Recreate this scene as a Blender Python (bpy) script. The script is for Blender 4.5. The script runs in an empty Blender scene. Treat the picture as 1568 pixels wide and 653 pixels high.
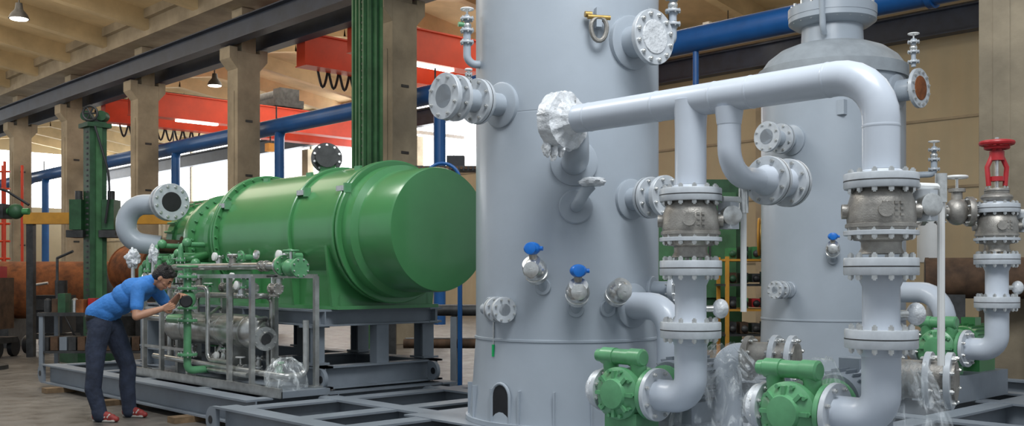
import bpy, bmesh, math, random
import numpy as np
from mathutils import Vector, Matrix, Quaternion, noise
V = Vector
random.seed(7)
TH = math.radians(46.8)
CT, ST = math.cos(TH), math.sin(TH)
def W(x, d, z=0.0):            # yard frame -> building frame (plain rotation)
    return V((CT*x-ST*d, ST*x+CT*d, z))
def WD(x, d, z=0.0):
    return W(x, d, z).normalized()

# ------------------------------------------------------------ materials
def mat(name, col, rough=.5, metal=0., var=.12, scale=3., bump=0., bscale=30., col2=None, emit=None, alpha=None, coat=0.):
    m = bpy.data.materials.new(name); m.use_nodes = True
    nt = m.node_tree; b = nt.nodes['Principled BSDF']
    tc = nt.nodes.new('ShaderNodeTexCoord')
    nz = nt.nodes.new('ShaderNodeTexNoise'); nz.inputs['Scale'].default_value = scale
    nz.inputs['Detail'].default_value = 6; nz.inputs['Roughness'].default_value = .6
    nt.links.new(tc.outputs['Object'], nz.inputs['Vector'])
    cr = nt.nodes.new('ShaderNodeValToRGB')
    c1 = [max(0, c*(1-var)) for c in col]
    c2 = col2 if col2 else [min(1, c*(1+var)) for c in col]
    cr.color_ramp.elements[0].position = .35; cr.color_ramp.elements[1].position = .68
    cr.color_ramp.elements[0].color = (*c1, 1); cr.color_ramp.elements[1].color = (*c2, 1)
    nt.links.new(nz.outputs['Fac'], cr.inputs['Fac'])
    nt.links.new(cr.outputs['Color'], b.inputs['Base Color'])
    b.inputs['Roughness'].default_value = rough
    b.inputs['Metallic'].default_value = metal
    if coat: b.inputs['Coat Weight'].default_value = coat; b.inputs['Coat Roughness'].default_value = .12
    if bump:
        n2 = nt.nodes.new('ShaderNodeTexNoise'); n2.inputs['Scale'].default_value = bscale; n2.inputs['Detail'].default_value = 4
        nt.links.new(tc.outputs['Object'], n2.inputs['Vector'])
        bp = nt.nodes.new('ShaderNodeBump'); bp.inputs['Strength'].default_value = bump; bp.inputs['Distance'].default_value = .02
        nt.links.new(n2.outputs['Fac'], bp.inputs['Height']); nt.links.new(bp.outputs['Normal'], b.inputs['Normal'])
    if emit:
        b.inputs['Emission Color'].default_value = (*emit[0], 1); b.inputs['Emission Strength'].default_value = emit[1]
    if alpha is not None:          # film opacity: thin clear sheet with narrow whiter creases
        mp = nt.nodes.new('ShaderNodeMapping'); mp.inputs['Scale'].default_value = (1, 1, .35)
        n3 = nt.nodes.new('ShaderNodeTexNoise'); n3.inputs['Scale'].default_value = 13; n3.inputs['Detail'].default_value = 5; n3.inputs['Distortion'].default_value = 1.6
        r3 = nt.nodes.new('ShaderNodeMapRange'); r3.inputs['From Min'].default_value = .50; r3.inputs['From Max'].default_value = .72
        r3.inputs['To Min'].default_value = alpha*.6; r3.inputs['To Max'].default_value = min(1, alpha*4)
        nt.links.new(tc.outputs['Object'], mp.inputs['Vector']); nt.links.new(mp.outputs['Vector'], n3.inputs['Vector'])
        nt.links.new(n3.outputs['Fac'], r3.inputs['Value']); nt.links.new(r3.outputs['Result'], b.inputs['Alpha'])
    return m
GREY = mat('vessel_paint', (.375, .420, .470), .38, var=.06, scale=1.2, bump=.03, bscale=25, coat=.12)
DOME = mat('vessel_cover', (.31, .34, .365), .6, var=.14, scale=4, bump=.1, bscale=40)
PIPE = mat('pipe_paint', (.53, .575, .64), .34, var=.04, scale=2, coat=.15)
STEEL = mat('galvanised_bolt', (.66, .66, .64), .28, .85, var=.15, scale=30)
FL = mat('flange_paint', (.53, .56, .59), .34, .1, var=.08, scale=14)
CAST = mat('cast_stainless', (.34, .32, .29), .42, .6, var=.25, scale=12, bump=.15, bscale=120)
GREEN = mat('green_enamel', (.066, .255, .088), .29, var=.07, scale=1.5, coat=.35)
GREEN2 = mat('green_pump_paint', (.11, .32, .15), .38, var=.12, scale=8, coat=.2)
DGREEN = mat('dark_green_steel', (.025, .085, .035), .5, var=.3, scale=5)
TGREEN = mat('tower_green', (.05, .15, .06), .5, var=.25, scale=3)
SKID = mat('skid_grey', (.22, .25, .285), .45, var=.14, scale=2)
CONC = mat('column_concrete', (.33, .275, .195), .85, var=.24, scale=1.2, bump=.25, bscale=14)
ROOFM = mat('roof_concrete', (.60, .47, .28), .85, var=.18, scale=.8, bump=.2, bscale=6)
NAVY = mat('runway_navy', (.02, .03, .055), .5, var=.3, scale=2)
BLUE = mat('blue_pipe_paint', (.012, .10, .32), .35, var=.15, scale=2)
RED = mat('crane_red', (.62, .048, .010), .45, var=.1, scale=2)
BLACK = mat('black_rubber', (.012, .012, .014), .5, var=.3, scale=10)
DARK = mat('dark_metal', (.05, .05, .05), .5, .3, var=.4, scale=6)
RUST = mat('rusty_steel', (.24, .075, .02), .8, .1, var=.5, scale=4, bump=.3, bscale=30)
RUSTD = mat('dark_rust', (.10, .055, .03), .8, .1, var=.45, scale=5)
YEL = mat('yellow_steel', (.60, .28, .03), .5, var=.15, scale=4)
WHITE = mat('white_enamel', (.78, .78, .76), .4, var=.05)
CAPBLUE = mat('sensor_blue', (.01, .17, .62), .35, var=.1, scale=20)
REDV = mat('valve_red', (.42, .02, .025), .4, var=.1, scale=15)
BRASS = mat('brass', (.55, .36, .12), .35, .8, var=.2, scale=20)
LAMP = mat('lamp_glow', (1, 1, .95), .5, emit=((1, .97, .88), 7))
GLASS = mat('daylight_glazing', (.9, .95, 1), .3, emit=((.95, .98, 1.0), 6.0))
FILM = mat('plastic_film', (.86, .90, .92), .1, var=.03, scale=14, bump=.4, bscale=18, alpha=.13, coat=.8)
FILMW = mat('white_wrap', (.66, .68, .70), .25, var=.12, scale=12, bump=.7, bscale=26, coat=.4)
WOOD = mat('timber_block', (.20, .13, .07), .85, var=.35, scale=8)
SILV = mat('stainless_tube', (.52, .52, .50), .28, .8, var=.2, scale=8)

def wall_mat():
    m = mat('cladding_beige', (.46, .39, .265), .75, var=.1, scale=.4)
    nt = m.node_tree; b = nt.nodes['Principled BSDF']
    tc = nt.nodes.new('ShaderNodeTexCoord'); wv = nt.nodes.new('ShaderNodeTexWave')
    wv.bands_direction = 'X'; wv.inputs['Scale'].default_value = .55
    bp = nt.nodes.new('ShaderNodeBump'); bp.inputs['Strength'].default_value = .5; bp.inputs['Distance'].default_value = .08
    nt.links.new(tc.outputs['Object'], wv.inputs['Vector']); nt.links.new(wv.outputs['Fac'], bp.inputs['Height'])
    nt.links.new(bp.outputs['Normal'], b.inputs['Normal'])
    return m
WALL = wall_mat()
def floor_mat():
    m = mat('workshop_floor', (.135, .122, .108), .42, var=.38, scale=.9, bump=.12, bscale=8)
    nt = m.node_tree; b = nt.nodes['Principled BSDF']; tc = nt.nodes.new('ShaderNodeTexCoord')
    n = nt.nodes.new('ShaderNodeTexNoise'); n.inputs['Scale'].default_value = 3.5; n.inputs['Detail'].default_value = 8; n.inputs['Roughness'].default_value = .75
    r = nt.nodes.new('ShaderNodeMapRange'); r.inputs['From Min'].default_value = .35; r.inputs['From Max'].default_value = .7; r.inputs['To Min'].default_value = .3; r.inputs['To Max'].default_value = .62
    nt.links.new(tc.outputs['Object'], n.inputs['Vector']); nt.links.new(n.outputs['Fac'], r.inputs['Value']); nt.links.new(r.outputs['Result'], b.inputs['Roughness'])
    src = b.inputs['Base Color'].links[0].from_socket
    mx = nt.nodes.new('ShaderNodeMix'); mx.data_type = 'RGBA'; mx.blend_type = 'MULTIPLY'; mx.inputs['Factor'].default_value = .6
    cr = nt.nodes.new('ShaderNodeValToRGB'); cr.color_ramp.elements[0].position = .38; cr.color_ramp.elements[0].color = (.45, .42, .4, 1); cr.color_ramp.elements[1].position = .55
    nt.links.new(n.outputs['Fac'], cr.inputs['Fac']); nt.links.new(src, mx.inputs[6]); nt.links.new(cr.outputs['Color'], mx.inputs[7]); nt.links.new(mx.outputs[2], b.inputs['Base Color'])
    return m
FLOOR = floor_mat()

# ------------------------------------------------------------ mesh builder
def rpath(pts, rad, n=7):
    pts = [V(p) for p in pts]; out = [pts[0]]
    for i in range(1, len(pts)-1):
        p = pts[i]; a = pts[i-1]-p; b = pts[i+1]-p
        r = min(rad, a.length*.49, b.length*.49)
        a = p+a.normalized()*r; b = p+b.normalized()*r; w = .72
        for k in range(n+1):
            t = k/n; q0, q1, q2 = (1-t)**2, 2*t*(1-t)*w, t*t
            out.append((a*q0+p*q1+b*q2)/(q0+q1+q2))
    out.append(pts[-1]); return out

class MB:
    def __init__(s, name):
        s.name = name; s.bm = bmesh.new(); s.mats = []
    def mi(s, m):
        if m not in s.mats: s.mats.append(m)
        return s.mats.index(m)
    def face(s, vs, i):
        try:
            f = s.bm.faces.new(vs); f.material_index = i; f.smooth = True
        except ValueError: pass
    def rings(s, rings, i, cap=True):
        n = len(rings[0])
        for a, b in zip(rings, rings[1:]):
            for k in range(n): s.face((a[k], a[(k+1) % n], b[(k+1) % n], b[k]), i)
        if cap:
            s.face(list(reversed(rings[0])), i); s.face(rings[-1], i)
    def lathe(s, o, ax, prof, m, seg=28, cap=True):
        o = V(o); R = V(ax).normalized().to_track_quat('Z', 'Y').to_matrix(); i = s.mi(m); rs = []
        for h, r in prof:
            r = max(r, .0008)
            rs.append([s.bm.verts.new(o+R@V((r*math.cos(2*math.pi*k/seg), r*math.sin(2*math.pi*k/seg), h))) for k in range(seg)])
        s.rings(rs, i, cap)
    def cyl(s, a, b, r, m, r2=None, seg=20):
        a = V(a); b = V(b); s.lathe(a, b-a, [(0, r), ((b-a).length, r if r2 is None else r2)], m, seg)
    def tube(s, pts, r, m, seg=16):
        pts = [V(p) for p in pts]; i = s.mi(m); n = len(pts)
        rr = r if isinstance(r, (list, tuple)) else [r]*n
        t0 = (pts[1]-pts[0]).normalized(); nn = t0.orthogonal().normalized(); rs = []; tp = t0
        for k, p in enumerate(pts):
            if k == 0: t = t0
            elif k == n-1: t = (pts[k]-pts[k-1]).normalized()
            else: t = ((pts[k+1]-pts[k]).normalized()+(pts[k]-pts[k-1]).normalized()).normalized()
            nn = tp.rotation_difference(t)@nn; tp = t; bn = t.cross(nn)
            rs.append([s.bm.verts.new(p+(nn*math.cos(2*math.pi*j/seg)+bn*math.sin(2*math.pi*j/seg))*rr[k]) for j in range(seg)])
        s.rings(rs, i)
    def pipe(s, pts, r, m, rad=.15, seg=16): s.tube(rpath(pts, rad), r, m, seg)
    def box(s, c, sz, m, rot=None):
        c = V(c); i = s.mi(m); h = V(sz)/2; vs = []
        for x in (-1, 1):
            for y in (-1, 1):
                for z in (-1, 1):
                    p = V((x*h.x, y*h.y, z*h.z))
                    if rot is not None: p = rot@p
                    vs.append(s.bm.verts.new(c+p))
        for f in ((0, 1, 3, 2), (4, 6, 7, 5), (0, 4, 5, 1), (2, 3, 7, 6), (0, 2, 6, 4), (1, 5, 7, 3)):
            s.face([vs[k] for k in f], i)
    def bx(s, x0, x1, y0, y1, z0, z1, m): s.box(((x0+x1)/2, (y0+y1)/2, (z0+z1)/2), (x1-x0, y1-y0, z1-z0), m)
    def ball(s, c, r, m, rot=None, seg=16, rn=10):
        c = V(c); r = V((r, r, r)) if isinstance(r, (int, float)) else V(r); i = s.mi(m); rs = []
        for a in range(rn+1):
            t = math.pi*a/rn; z = -math.cos(t); q = max(math.sin(t), .004); ring = []
            for k in range(seg):
                p = V((r.x*q*math.cos(2*math.pi*k/seg), r.y*q*math.sin(2*math.pi*k/seg), r.z*z))
                if rot is not None: p = rot@p
                ring.append(s.bm.verts.new(c+p))
            rs.append(ring)
        s.rings(rs, i)
    def beam(s, a, b, h, w, m, tf=.018, tw=.014, up=V((0, 0, 1))):   # I section, top centre line a->b
        a = V(a); b = V(b); d = (b-a); L = d.length; d.normalize(); sd = d.cross(up).normalized(); u2 = sd.cross(d)
        R = Matrix((d, sd, u2)).transposed(); mid = (a+b)/2
        s.box(mid-u2*tf/2, (L, w, tf), m, R); s.box(mid-u2*(h-tf/2), (L, w, tf), m, R); s.box(mid-u2*h/2, (L, tw, h-2*tf), m, R)
    def flange(s, o, ax, r, t, m, n=8, bolt=True, bl=.022, bm_=None):
        o = V(o); ax = V(ax).normalized()
        s.lathe(o, ax, [(0, r*.985), (t*.08, r), (t*.92, r), (t, r*.985)], m, 36)
        if bolt:
            R = ax.to_track_quat('Z', 'Y').to_matrix(); br = max(.006, r*.062)
            for k in range(n):
                a = 2*math.pi*(k+.5)/n; p = o+R@V((r*.83*math.cos(a), r*.83*math.sin(a), 0))
                s.cyl(p-ax*bl, p+ax*(t+bl), br*.75, bm_ or STEEL, seg=6)
                s.cyl(p-ax*bl*.72, p, br*1.35, bm_ or STEEL, seg=6)
                s.cyl(p+ax*t, p+ax*(t+bl*.72), br*1.35, bm_ or STEEL, seg=6)
    def fpair(s, o, ax, r, t, m, n=8, bl=.02, gap=.006):
        ax = V(ax).normalized(); o = V(o)
        s.flange(o, ax, r, t*2+gap, m, n, bl=bl)
        s.lathe(o+ax*t, ax, [(0, r*1.004), (gap, r*1.004)], DARK, 36)
    def wheel(s, o, ax, r, m, tr=.01):
        o = V(o); ax = V(ax).normalized(); R = ax.to_track_quat('Z', 'Y').to_matrix()
        s.tube([o+R@V((r*math.cos(2*math.pi*k/20), r*math.sin(2*math.pi*k/20), 0)) for k in range(21)], tr, m, 8)
        for k in range(3):
            a = math.pi*k/3; q = R@V((r*math.cos(a), r*math.sin(a), 0)); s.cyl(o-q, o+q, tr*.7, m, seg=6)
    def done(s, sharp=35, bevel=0):
        bmesh.ops.recalc_face_normals(s.bm, faces=s.bm.faces)
        me = bpy.data.meshes.new(s.name); s.bm.to_mesh(me); s.bm.free()
        for m in s.mats: me.materials.append(m)
        try: me.set_sharp_from_angle(angle=math.radians(sharp))
        except Exception: pass
        ob = bpy.data.objects.new(s.name, me); bpy.context.collection.objects.link(ob)
        if bevel:
            b = ob.modifiers.new('bevel', 'BEVEL'); b.width = bevel; b.segments = 2; b.limit_method = 'ANGLE'
        return ob

def crumple(name, c, r, m=None, amp=.22, seed=0, top=1.0, freq=1.9, seg=56, rn=44, mb=None, rot=None):
    b = mb or MB(name); c = V(c); i = b.mi(m or FILM); rs = []
    for a in range(rn+1):
        t = math.pi*a/rn; z = -math.cos(t); q = max(math.sin(t), .01); ring = []
        sc = 1+(top-1)*(z+1)/2
        for k in range(seg):
            an = 2*math.pi*k/seg
            p = V((q*math.cos(an)*sc, q*math.sin(an)*sc, z))
            nz = noise.noise(p*freq+V((seed*7.1, 3, seed)))-.7*abs(noise.noise(p*freq*2+V((seed, 9, 2))))+.15*noise.noise(p*freq*4)
            p = p*(1+amp*nz); p = V((p.x*r[0], p.y*r[1], p.z*r[2]))
            if rot is not None: p = rot@p
            ring.append(b.bm.verts.new(c+p))
        rs.append(ring)
    b.rings(rs, i)
    if mb is None: return b.done(sharp=70)
def drape(name, c, h, prof, m=None, seed=0, seg=96, rn=36, folds=7, depth=.12, ecc=1.0):
    b = MB(name); c = V(c); i = b.mi(m or FILM); rs = []
    for a in range(rn+1):
        t = a/rn; f = t*(len(prof)-1); k0 = min(int(f), len(prof)-2); fr = f-k0; r = prof[k0]*(1-fr)+prof[k0+1]*fr; ring = []
        for k in range(seg):
            an = 2*math.pi*k/seg; n1 = noise.noise(V((math.cos(an)*1.3, math.sin(an)*1.3, t*1.2+seed*3.3)))
            n2 = noise.noise(V((math.cos(an)*3.0, math.sin(an)*3.0, t*2.5+seed*5.1)))
            fo = math.sin(an*folds+seed+2.2*n1)*.6+abs(math.sin(an*(folds*.5)+1.7*seed+3*n1))*.6
            rr = r*(1+depth*(.4+t*.6)*fo+.20*n1+.07*n2)
            ring.append(b.bm.verts.new(c+V((math.cos(an)*rr, math.sin(an)*rr*ecc, -h*t+.03*n2))))
        rs.append(ring)
    b.rings(rs, i, cap=False); b.face(list(reversed(rs[0])), i)
    return b.done(sharp=80)

# ============================================================ BUILDING
b = MB('floor'); b.bx(-64, 6, -8, 25.2, -.2, 0, FLOOR); b.done()
b = MB('wall_back')
b.bx(-64, 2, 25, 25.3, 0, 5.5, WALL); b.bx(-23, 2, 25, 25.3, 5.5, 9.4, WALL); b.bx(-64, -23, 25, 25.3, 8.6, 9.4, WALL)
for u in range(-64, -22, 6): b.bx(u-.08, u+.08, 25, 25.3, 5.5, 8.6, WALL)
for z in (1.8, 3.6, 5.3): b.bx(-64, 2, 24.96, 25, z, z+.06, CONC)
b.done()
b = MB('window_1')
b.bx(-64, -23, 25.12, 25.18, 5.5, 8.6, GLASS)
for u in range(-64, -23, 2): b.bx(u-.015, u+.015, 25.10, 25.12, 5.5, 8.6, WHITE)
b.done()
b = MB('wall_left')
b.bx(-64.3, -64, -8, 25.3, 0, 5.6, WALL); b.bx(-64.3, -64, -8, 25.3, 8.9, 9.8, WALL)
for v in range(-8, 26, 4): b.bx(-64.3, -64, v-.2, v+.2, 5.6, 8.9, WALL)
b.done()
b = MB('window_2'); b.bx(-64.2, -64.12, -8, 25.3, 5.6, 8.9, GLASS)
for v in range(-8, 26, 2): b.bx(-64.12, -64.07, v-.02, v+.02, 5.6, 8.9, WHITE)
b.done()
b = MB('ceiling')
i = b.mi(ROOFM)
def roofslab(pts, th):
    lo = [b.bm.verts.new(V(p)) for p in pts]; hi = [b.bm.verts.new(V(p)+V((0, 0, th))) for p in pts]
    b.rings([lo, hi], i)
roofslab([(-64, 12.6, 9.0), (-14, 12.6, 9.0), (-14, 2, 10.6), (-64, 2, 10.6)], .2)
roofslab([(-64, 2, 10.6), (-14, 2, 10.6), (-14, -8, 9.2), (-64, -8, 9.2)], .2)
roofslab([(-64, 13.4, 9.0), (2, 13.4, 9.0), (2, 19, 9.9), (-64, 19, 9.9)], .2)
roofslab([(-64, 19, 9.9), (2, 19, 9.9), (2, 25.2, 9.0), (-64, 25.2, 9.0)], .2)
u = -62.0
while u < 2:
    if u < -14:
        d = V((0, -10.6, 1.6)); R = Matrix((d.normalized(), V((1, 0, 0)), d.normalized().cross(V((1, 0, 0))))).transposed()
        b.box((u, 7.3, 9.58), (10.7, .30, .62), ROOFM, R)
    for a_, c_ in (((u, 13.4, 8.75), (u, 19, 9.65)), ((u, 19, 9.65), (u, 25.1, 8.75))):
        d = V(c_)-V(a_); R = Matrix((d.normalized(), V((1, 0, 0)), d.normalized().cross(V((1, 0, 0))))).transposed()
        b.box((V(a_)+V(c_))/2, (d.length, .28, .55), ROOFM, R)
    u += 3.05
b.done()
COLS = [-53.5, -47.5, -41.4, -35.9, -30.1, -24.0, -17.4, -11.1, -4.9]
for u in COLS:
    b = MB('concrete_column')
    b.bx(u-.27, u+.27, 12.68, 13.32, 0, 7.2, CONC)
    i = b.mi(CONC)
    for v0, sg in ((12.68, -1), (13.32, 1)):
        A = [(v0, 6.75), (v0+sg*.22, 7.0), (v0+sg*.22, 7.3), (v0, 7.3)]
        b.rings([[b.bm.verts.new((u+x, p[0], p[1])) for p in A] for x in (-.27, .27)], i)
    b.bx(u-.27, u+.27, 12.8, 13.2, 7.2, 8.34, CONC)
    b.bx(u-.10, u+.10, 12.665, 12.68, 1.0, 6.2, CONC)
    for z in (1.2, 2.6, 4.0, 5.4): b.bx(u+.27, u+.285, 12.9, 13.1, z, z+.06, DARK)
    b.done(bevel=.015)
b = MB('crane_runway_beam')
b.beam((-64, 12.45, 7.86), (2, 12.45, 7.86), .52, .34, NAVY, .03, .03); b.beam((-64, 13.55, 7.86), (2, 13.55, 7.86), .52, .34, NAVY, .03, .03)
b.bx(-64, 2, 12.42, 12.48, 7.86, 7.93, DARK); b.bx(-64, 2, 13.5, 13.6, 7.86, 7.93, DARK); b.done()
b = MB('crane_runway_beam'); b.beam((-64, 24.5, 7.9), (2, 24.5, 7.9), .62, .34, NAVY, .03, .03); b.bx(-64, 2, 24.45, 24.55, 7.9, 7.97, DARK); b.done()
b = MB('trim_roof_gutter'); b.bx(-64, 2, 12.35, 13.65, 8.35, 9.05, CONC); b.bx(-64, 2, 12.2, 12.35, 8.8, 9.1, CONC); b.done()
for u in (-40, -32, -24, -16, -8, -1):
    b = MB('wall_pilaster'); b.bx(u-.25, u+.25, 24.7, 25.0, 0, 7.2, CONC); b.done()
b = MB('blue_overhead_pipe'); PZ = 5.35
b.cyl((-62, 13.75, PZ), (-1, 13.75, PZ), .21, BLUE, seg=24)
for u in COLS:
    b.cyl((u-1.3, 13.75, PZ), (u-1.38, 13.75, PZ), .25, BLUE)
    b.cyl((u+.35, 13.75, PZ+.18), (u+.35, 13.75, 5.9), .02, DARK, seg=6)
    if u < -12: b.pipe([(u+.95, 13.75, PZ), (u+.5, 13.75, PZ-.1), (u+.5, 13.75, .4)], .13, BLUE, .4)
b.cyl((-10.2, 13.75, PZ), (-10.2, 13.75, .3), .05, BLUE)
b.done()

def crane(u, name):
    b = MB(name)
    for du in (0, -2.3):
        b.bx(u+du-.2, u+du+.2, 13.9, 24.2, 6.85, 7.62, RED); b.bx(u+du-.26, u+du+.26, 13.9, 24.2, 7.62, 7.66, RED)
        b.bx(u+du-.26, u+du+.26, 13.9, 24.2, 6.82, 6.85, RED)
        b.bx(u+du-.05, u+du+.05, 14.5, 24, 7.66, 7.72, DARK)
        b.bx(u+du-.2, u+du+.2, 13.78, 14.2, 7.66, 8.3, RED); b.bx(u+du-.2, u+du+.2, 23.9, 24.3, 7.66, 8.3, RED)
    b.bx(u-3.2, u+.9, 13.40, 13.78, 7.96, 8.32, RED); b.bx(u-3.2, u+.9, 24.3, 24.68, 8.0, 8.35, RED)
    b.bx(u-2.5, u+.2, 19.2, 20.4, 7.72, 8.0, DARK); b.cyl((u-1.9, 19.8, 8.2), (u-.4, 19.8, 8.2), .26, DARK); b.bx(u-.3, u+.2, 19.4, 20.2, 8, 8.4, DARK)
    b.cyl((u-1.2, 19.8, 7.7), (u-1.2, 19.8, 6.5), .03, DARK); b.bx(u-1.35, u-1.05, 19.65, 19.95, 6.2, 6.5, YEL)
    for k in range(9):
        v = 14.6+k*.34
        b.tube([V((u-2.6, v+.3*t, 6.85-.42*math.sin(math.pi*t))) for t in [j/8 for j in range(9)]], .035, BLACK, 8)
    b.bx(u-.1, u+.1, 15.5, 17.0, 6.76, 6.82, LAMP)
    b.done()
crane(-20.4, 'bridge_crane'); crane(-33.3, 'bridge_crane')
for (u, v, z) in ((-37, 14.4, 7.0), (-27, 22, 6.2), (-16, 23, 8.0)):
    b = MB('fluorescent_lamp'); b.bx(u-.1, u+.1, v-1, v+1, z, z+.12, WHITE); b.bx(u-.06, u+.06, v-.95, v+.95, z-.05, z, LAMP)
    b.cyl((u, v, z+.12), (u, v, 8.6), .015, DARK, seg=6); b.done()
for (u, v, z) in ((-27.5, 8.6, 8.0), (-38, 18, 7.9), (-31.5, 16.0, 7.8), (-26, 19, 7.9)):
    b = MB('bell_lamp'); b.lathe((u, v, z), (0, 0, 1), [(0, .25), (.12, .2), (.24, .1), (.4, .08)], DARK); b.lathe((u, v, z-.02), (0, 0, 1), [(0, .2), (.02, .22)], LAMP)
    b.cyl((u, v, z+.4), (u, v, z+.75), .015, DARK, seg=6); b.done()
b = MB('green_steel_tower')
tc_ = V((-16.75, 11.8, 0))
b.bx(tc_.x-.22, tc_.x+.22, tc_.y-.18, tc_.y+.2, 0, 8.4, DGREEN)
for k in range(4): b.bx(tc_.x-.23+k*.12, tc_.x-.18+k*.12, tc_.y-.24, tc_.y-.18, 0, 8.4, TGREEN)
for k in range(3): b.bx(tc_.x+.22, tc_.x+.27, tc_.y-.18+k*.14, tc_.y-.12+k*.14, 0, 8.4, TGREEN)
for k in range(60): b.bx(tc_.x+.10, tc_.x+.14, tc_.y-.235, tc_.y-.2, .2+k*.135, .24+k*.135, DARK)
b.done()

# ============================================================ SKIDS
def lug(b, p, s=1, h=.24, m=None):
    m = m or SKID
    p = V(p); i = b.mi(m)
    out = [(0, h/2)]+[(-s*(.06+h/2*math.sin(a)), h/2*math.cos(a)) for a in [math.pi*k/10 for k in range(11)]]+[(0, -h/2)]
    b.rings([[b.bm.verts.new((p.x+q[0], p.y+dy, p.z+q[1])) for q in out] for dy in (-.02, .02)], i)
    b.cyl((p.x-s*.09, p.y-.024, p.z), (p.x-s*.09, p.y+.024, p.z), .035, BLACK)
b = MB('tank_skid_frame')
for v in (4.62, 5.5, 6.9): b.beam((-13.55, v, .30), (-8.3, v, .30), .24, .2, SKID); lug(b, (-13.55, v-(.08 if v < 5 else 0), .18), 1)
for u in (-13.4, -12.1, -10.9, -9.6, -8.4): b.beam((u, 4.65, .298), (u, 6.9, .298), .22, .16, SKID)
b.done()
b = MB('vessel_skid_frame')
for v in (4.22, 5.25, 6.5, 7.9, 9.4, 10.2, 11.5): b.beam((-8.1, v, .30), (.5, v, .30), .24, .2, SKID); lug(b, (-8.1, v-(.08 if v < 5 else 0), .18), 1)
for u in (-7.9, -7.0, -6.35, -4.85, -3.6, -2.3, -1.0, .2): b.beam((u, 4.22, .296), (u, 11.5, .296), .22, .2, SKID)
b.bx(-6.6, -4.6, 5.0, 6.75, .285, .30, SKID); b.bx(-7.0, -5.1, 9.9, 11.6, .285, .30, SKID)
b.bx(-4.8, -2.2, 4.3, 6.3, .285, .30, SKID)
b.done()
for k, (u, v) in enumerate([(-12.9, 4.62), (-11.2, 4.62), (-9.4, 4.62), (-8.6, 6.9), (-7.6, 4.22), (-5.5, 4.22), (-3, 4.22), (-1, 4.22), (-7.6, 9.4)]):
    b = MB('timber_block'); b.bx(u-.08, u+.08, v-.3, v+.3, 0, .06, WOOD); b.done()

# ============================================================ GREEN TANK
b = MB('green_horizontal_tank'); AV, AZ = 6.117, 1.863
AX = V((1, 0, 0))
def tl(prof, m=GREEN, seg=72): b.lathe(V((0, AV, AZ)), AX, prof, m, seg)
tl([(-10.9, .45), (-10.86, .60), (-10.75, .68), (-8.24, .68)])
for u0, r, w in ((-10.72, .735, .035), (-10.66, .735, .03), (-9.12, .715, .05), (-8.30, .715, .04), (-8.22, .715, .03)):
    tl([(u0, r-.01), (u0+.006, r), (u0+w-.006, r), (u0+w, r-.01)])
for k in range(36):
    a = 2*math.pi*k/36; q = V((0, math.cos(a)*.71, math.sin(a)*.71))
    b.cyl(V((-10.74, AV, AZ))+q, V((-10.6, AV, AZ))+q, .014, GREEN, seg=6)
tl([(-8.24, .66), (-8.05, .655), (-8.0, .60), (-7.53, .595), (-7.50, .585), (-7.495, .56), (-7.47, .3)])
tl([(-12.4, .40), (-12.36, .5), (-12.2, .5), (-12.2, .47), (-11.75, .47), (-11.75, .56), (-11.7, .57), (-11.62, .57), (-11.6, .50), (-11.2, .50), (-11.2, .57), (-11.1, .57), (-11.08, .52), (-10.9, .55)])
for u0 in (-12.28, -11.7, -11.15):
    for k in range(28):
        a = 2*math.pi*k/28; q = V((0, math.cos(a)*.525, math.sin(a)*.525)); b.cyl(V((u0-.08, AV, AZ))+q, V((u0+.13, AV, AZ))+q, .016, GREEN2, seg=6)
b.lathe((-12.42, AV, AZ), (-1, 0, 0), [(0, .35), (.15, .33), (.3, .22), (.32, .1)], GREEN)
b.bx(-12.4, -8.3, AV-.62, AV+.62, 1.095, 1.13, GREEN)
b.bx(-12.3, -8.4, AV-.56, AV-.53, 1.1, 1.55, GREEN); b.bx(-12.3, -8.4, AV+.53, AV+.56, 1.1, 1.55, GREEN)
for u in (-12.3, -11.7, -10.7, -9.9, -9.12, -8.42):
    i = b.mi(GREEN); A = [(AV-.62, 1.12), (AV+.62, 1.12), (AV+.69, 1.72), (AV+.4, 1.45), (AV-.4, 1.45), (AV-.69, 1.72)]
    if u < -10.9: A = [(AV-.62, 1.12), (AV+.62, 1.12), (AV+.5, 1.65), (AV, 1.5), (AV-.5, 1.65)]
    b.rings([[b.bm.verts.new((u+x, p[0], p[1])) for p in A] for x in (-.02, .02)], i)
for u in (-9.9, -8.9, -11.3):
    p = V((u, AV-.66, 1.62)); b.cyl(p, p+V((.0, -.18, 0)), .035, GREEN2); b.flange(p+V((0, -.12, 0)), (0, -1, 0), .075, .02, GREEN2, 6)
    b.wheel(p+V((0, -.27, 0)), (0, -1, 0), .05, GREEN2, .008); b.cyl(p+V((0, -.14, 0)), p+V((0, -.27, 0)), .012, STEEL)
for u, a in ((-9.0, 35), (-8.28, 35), (-9.0, 160), (-10.6, 30)):
    q = V((u, AV-.71*math.cos(math.radians(a)), AZ+.71*math.sin(math.radians(a)))); b.box(q, (.16, .05, .05), STEEL); b.box(q+V((.08, 0, 0)), (.03, .07, .09), GREEN2)
b.cyl((-9.6, AV+.1, AZ+.6), (-9.6, AV+.1, AZ+.78), .1, GREEN)
b.flange((-9.62, AV+.1, AZ+.86), V((.9, -.45, .1)), .17, .05, DARK, 10); b.cyl((-9.75, AV+.15, AZ+.86), (-9.5, AV+.03, AZ+.87), .12, DARK)
for k in range(3): b.box((-10.3+k*.9, AV-.25, AZ+.64), (.1, .03, .05), GREEN2)
for k in range(7):
    u = -12.3+k*.22; z = 1.35+.12*(k % 3)
    b.pipe([(u, AV-.5, z+.2), (u, AV-.85, z+.2), (u, AV-.85, z-.2)], .03, GREEN2, .05); b.flange((u, AV-.85, z), (0, 0, 1), .06, .03, GREEN2, 6); b.ball((u+.05, AV-.8, z+.22), .055, GREEN2)
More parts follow.
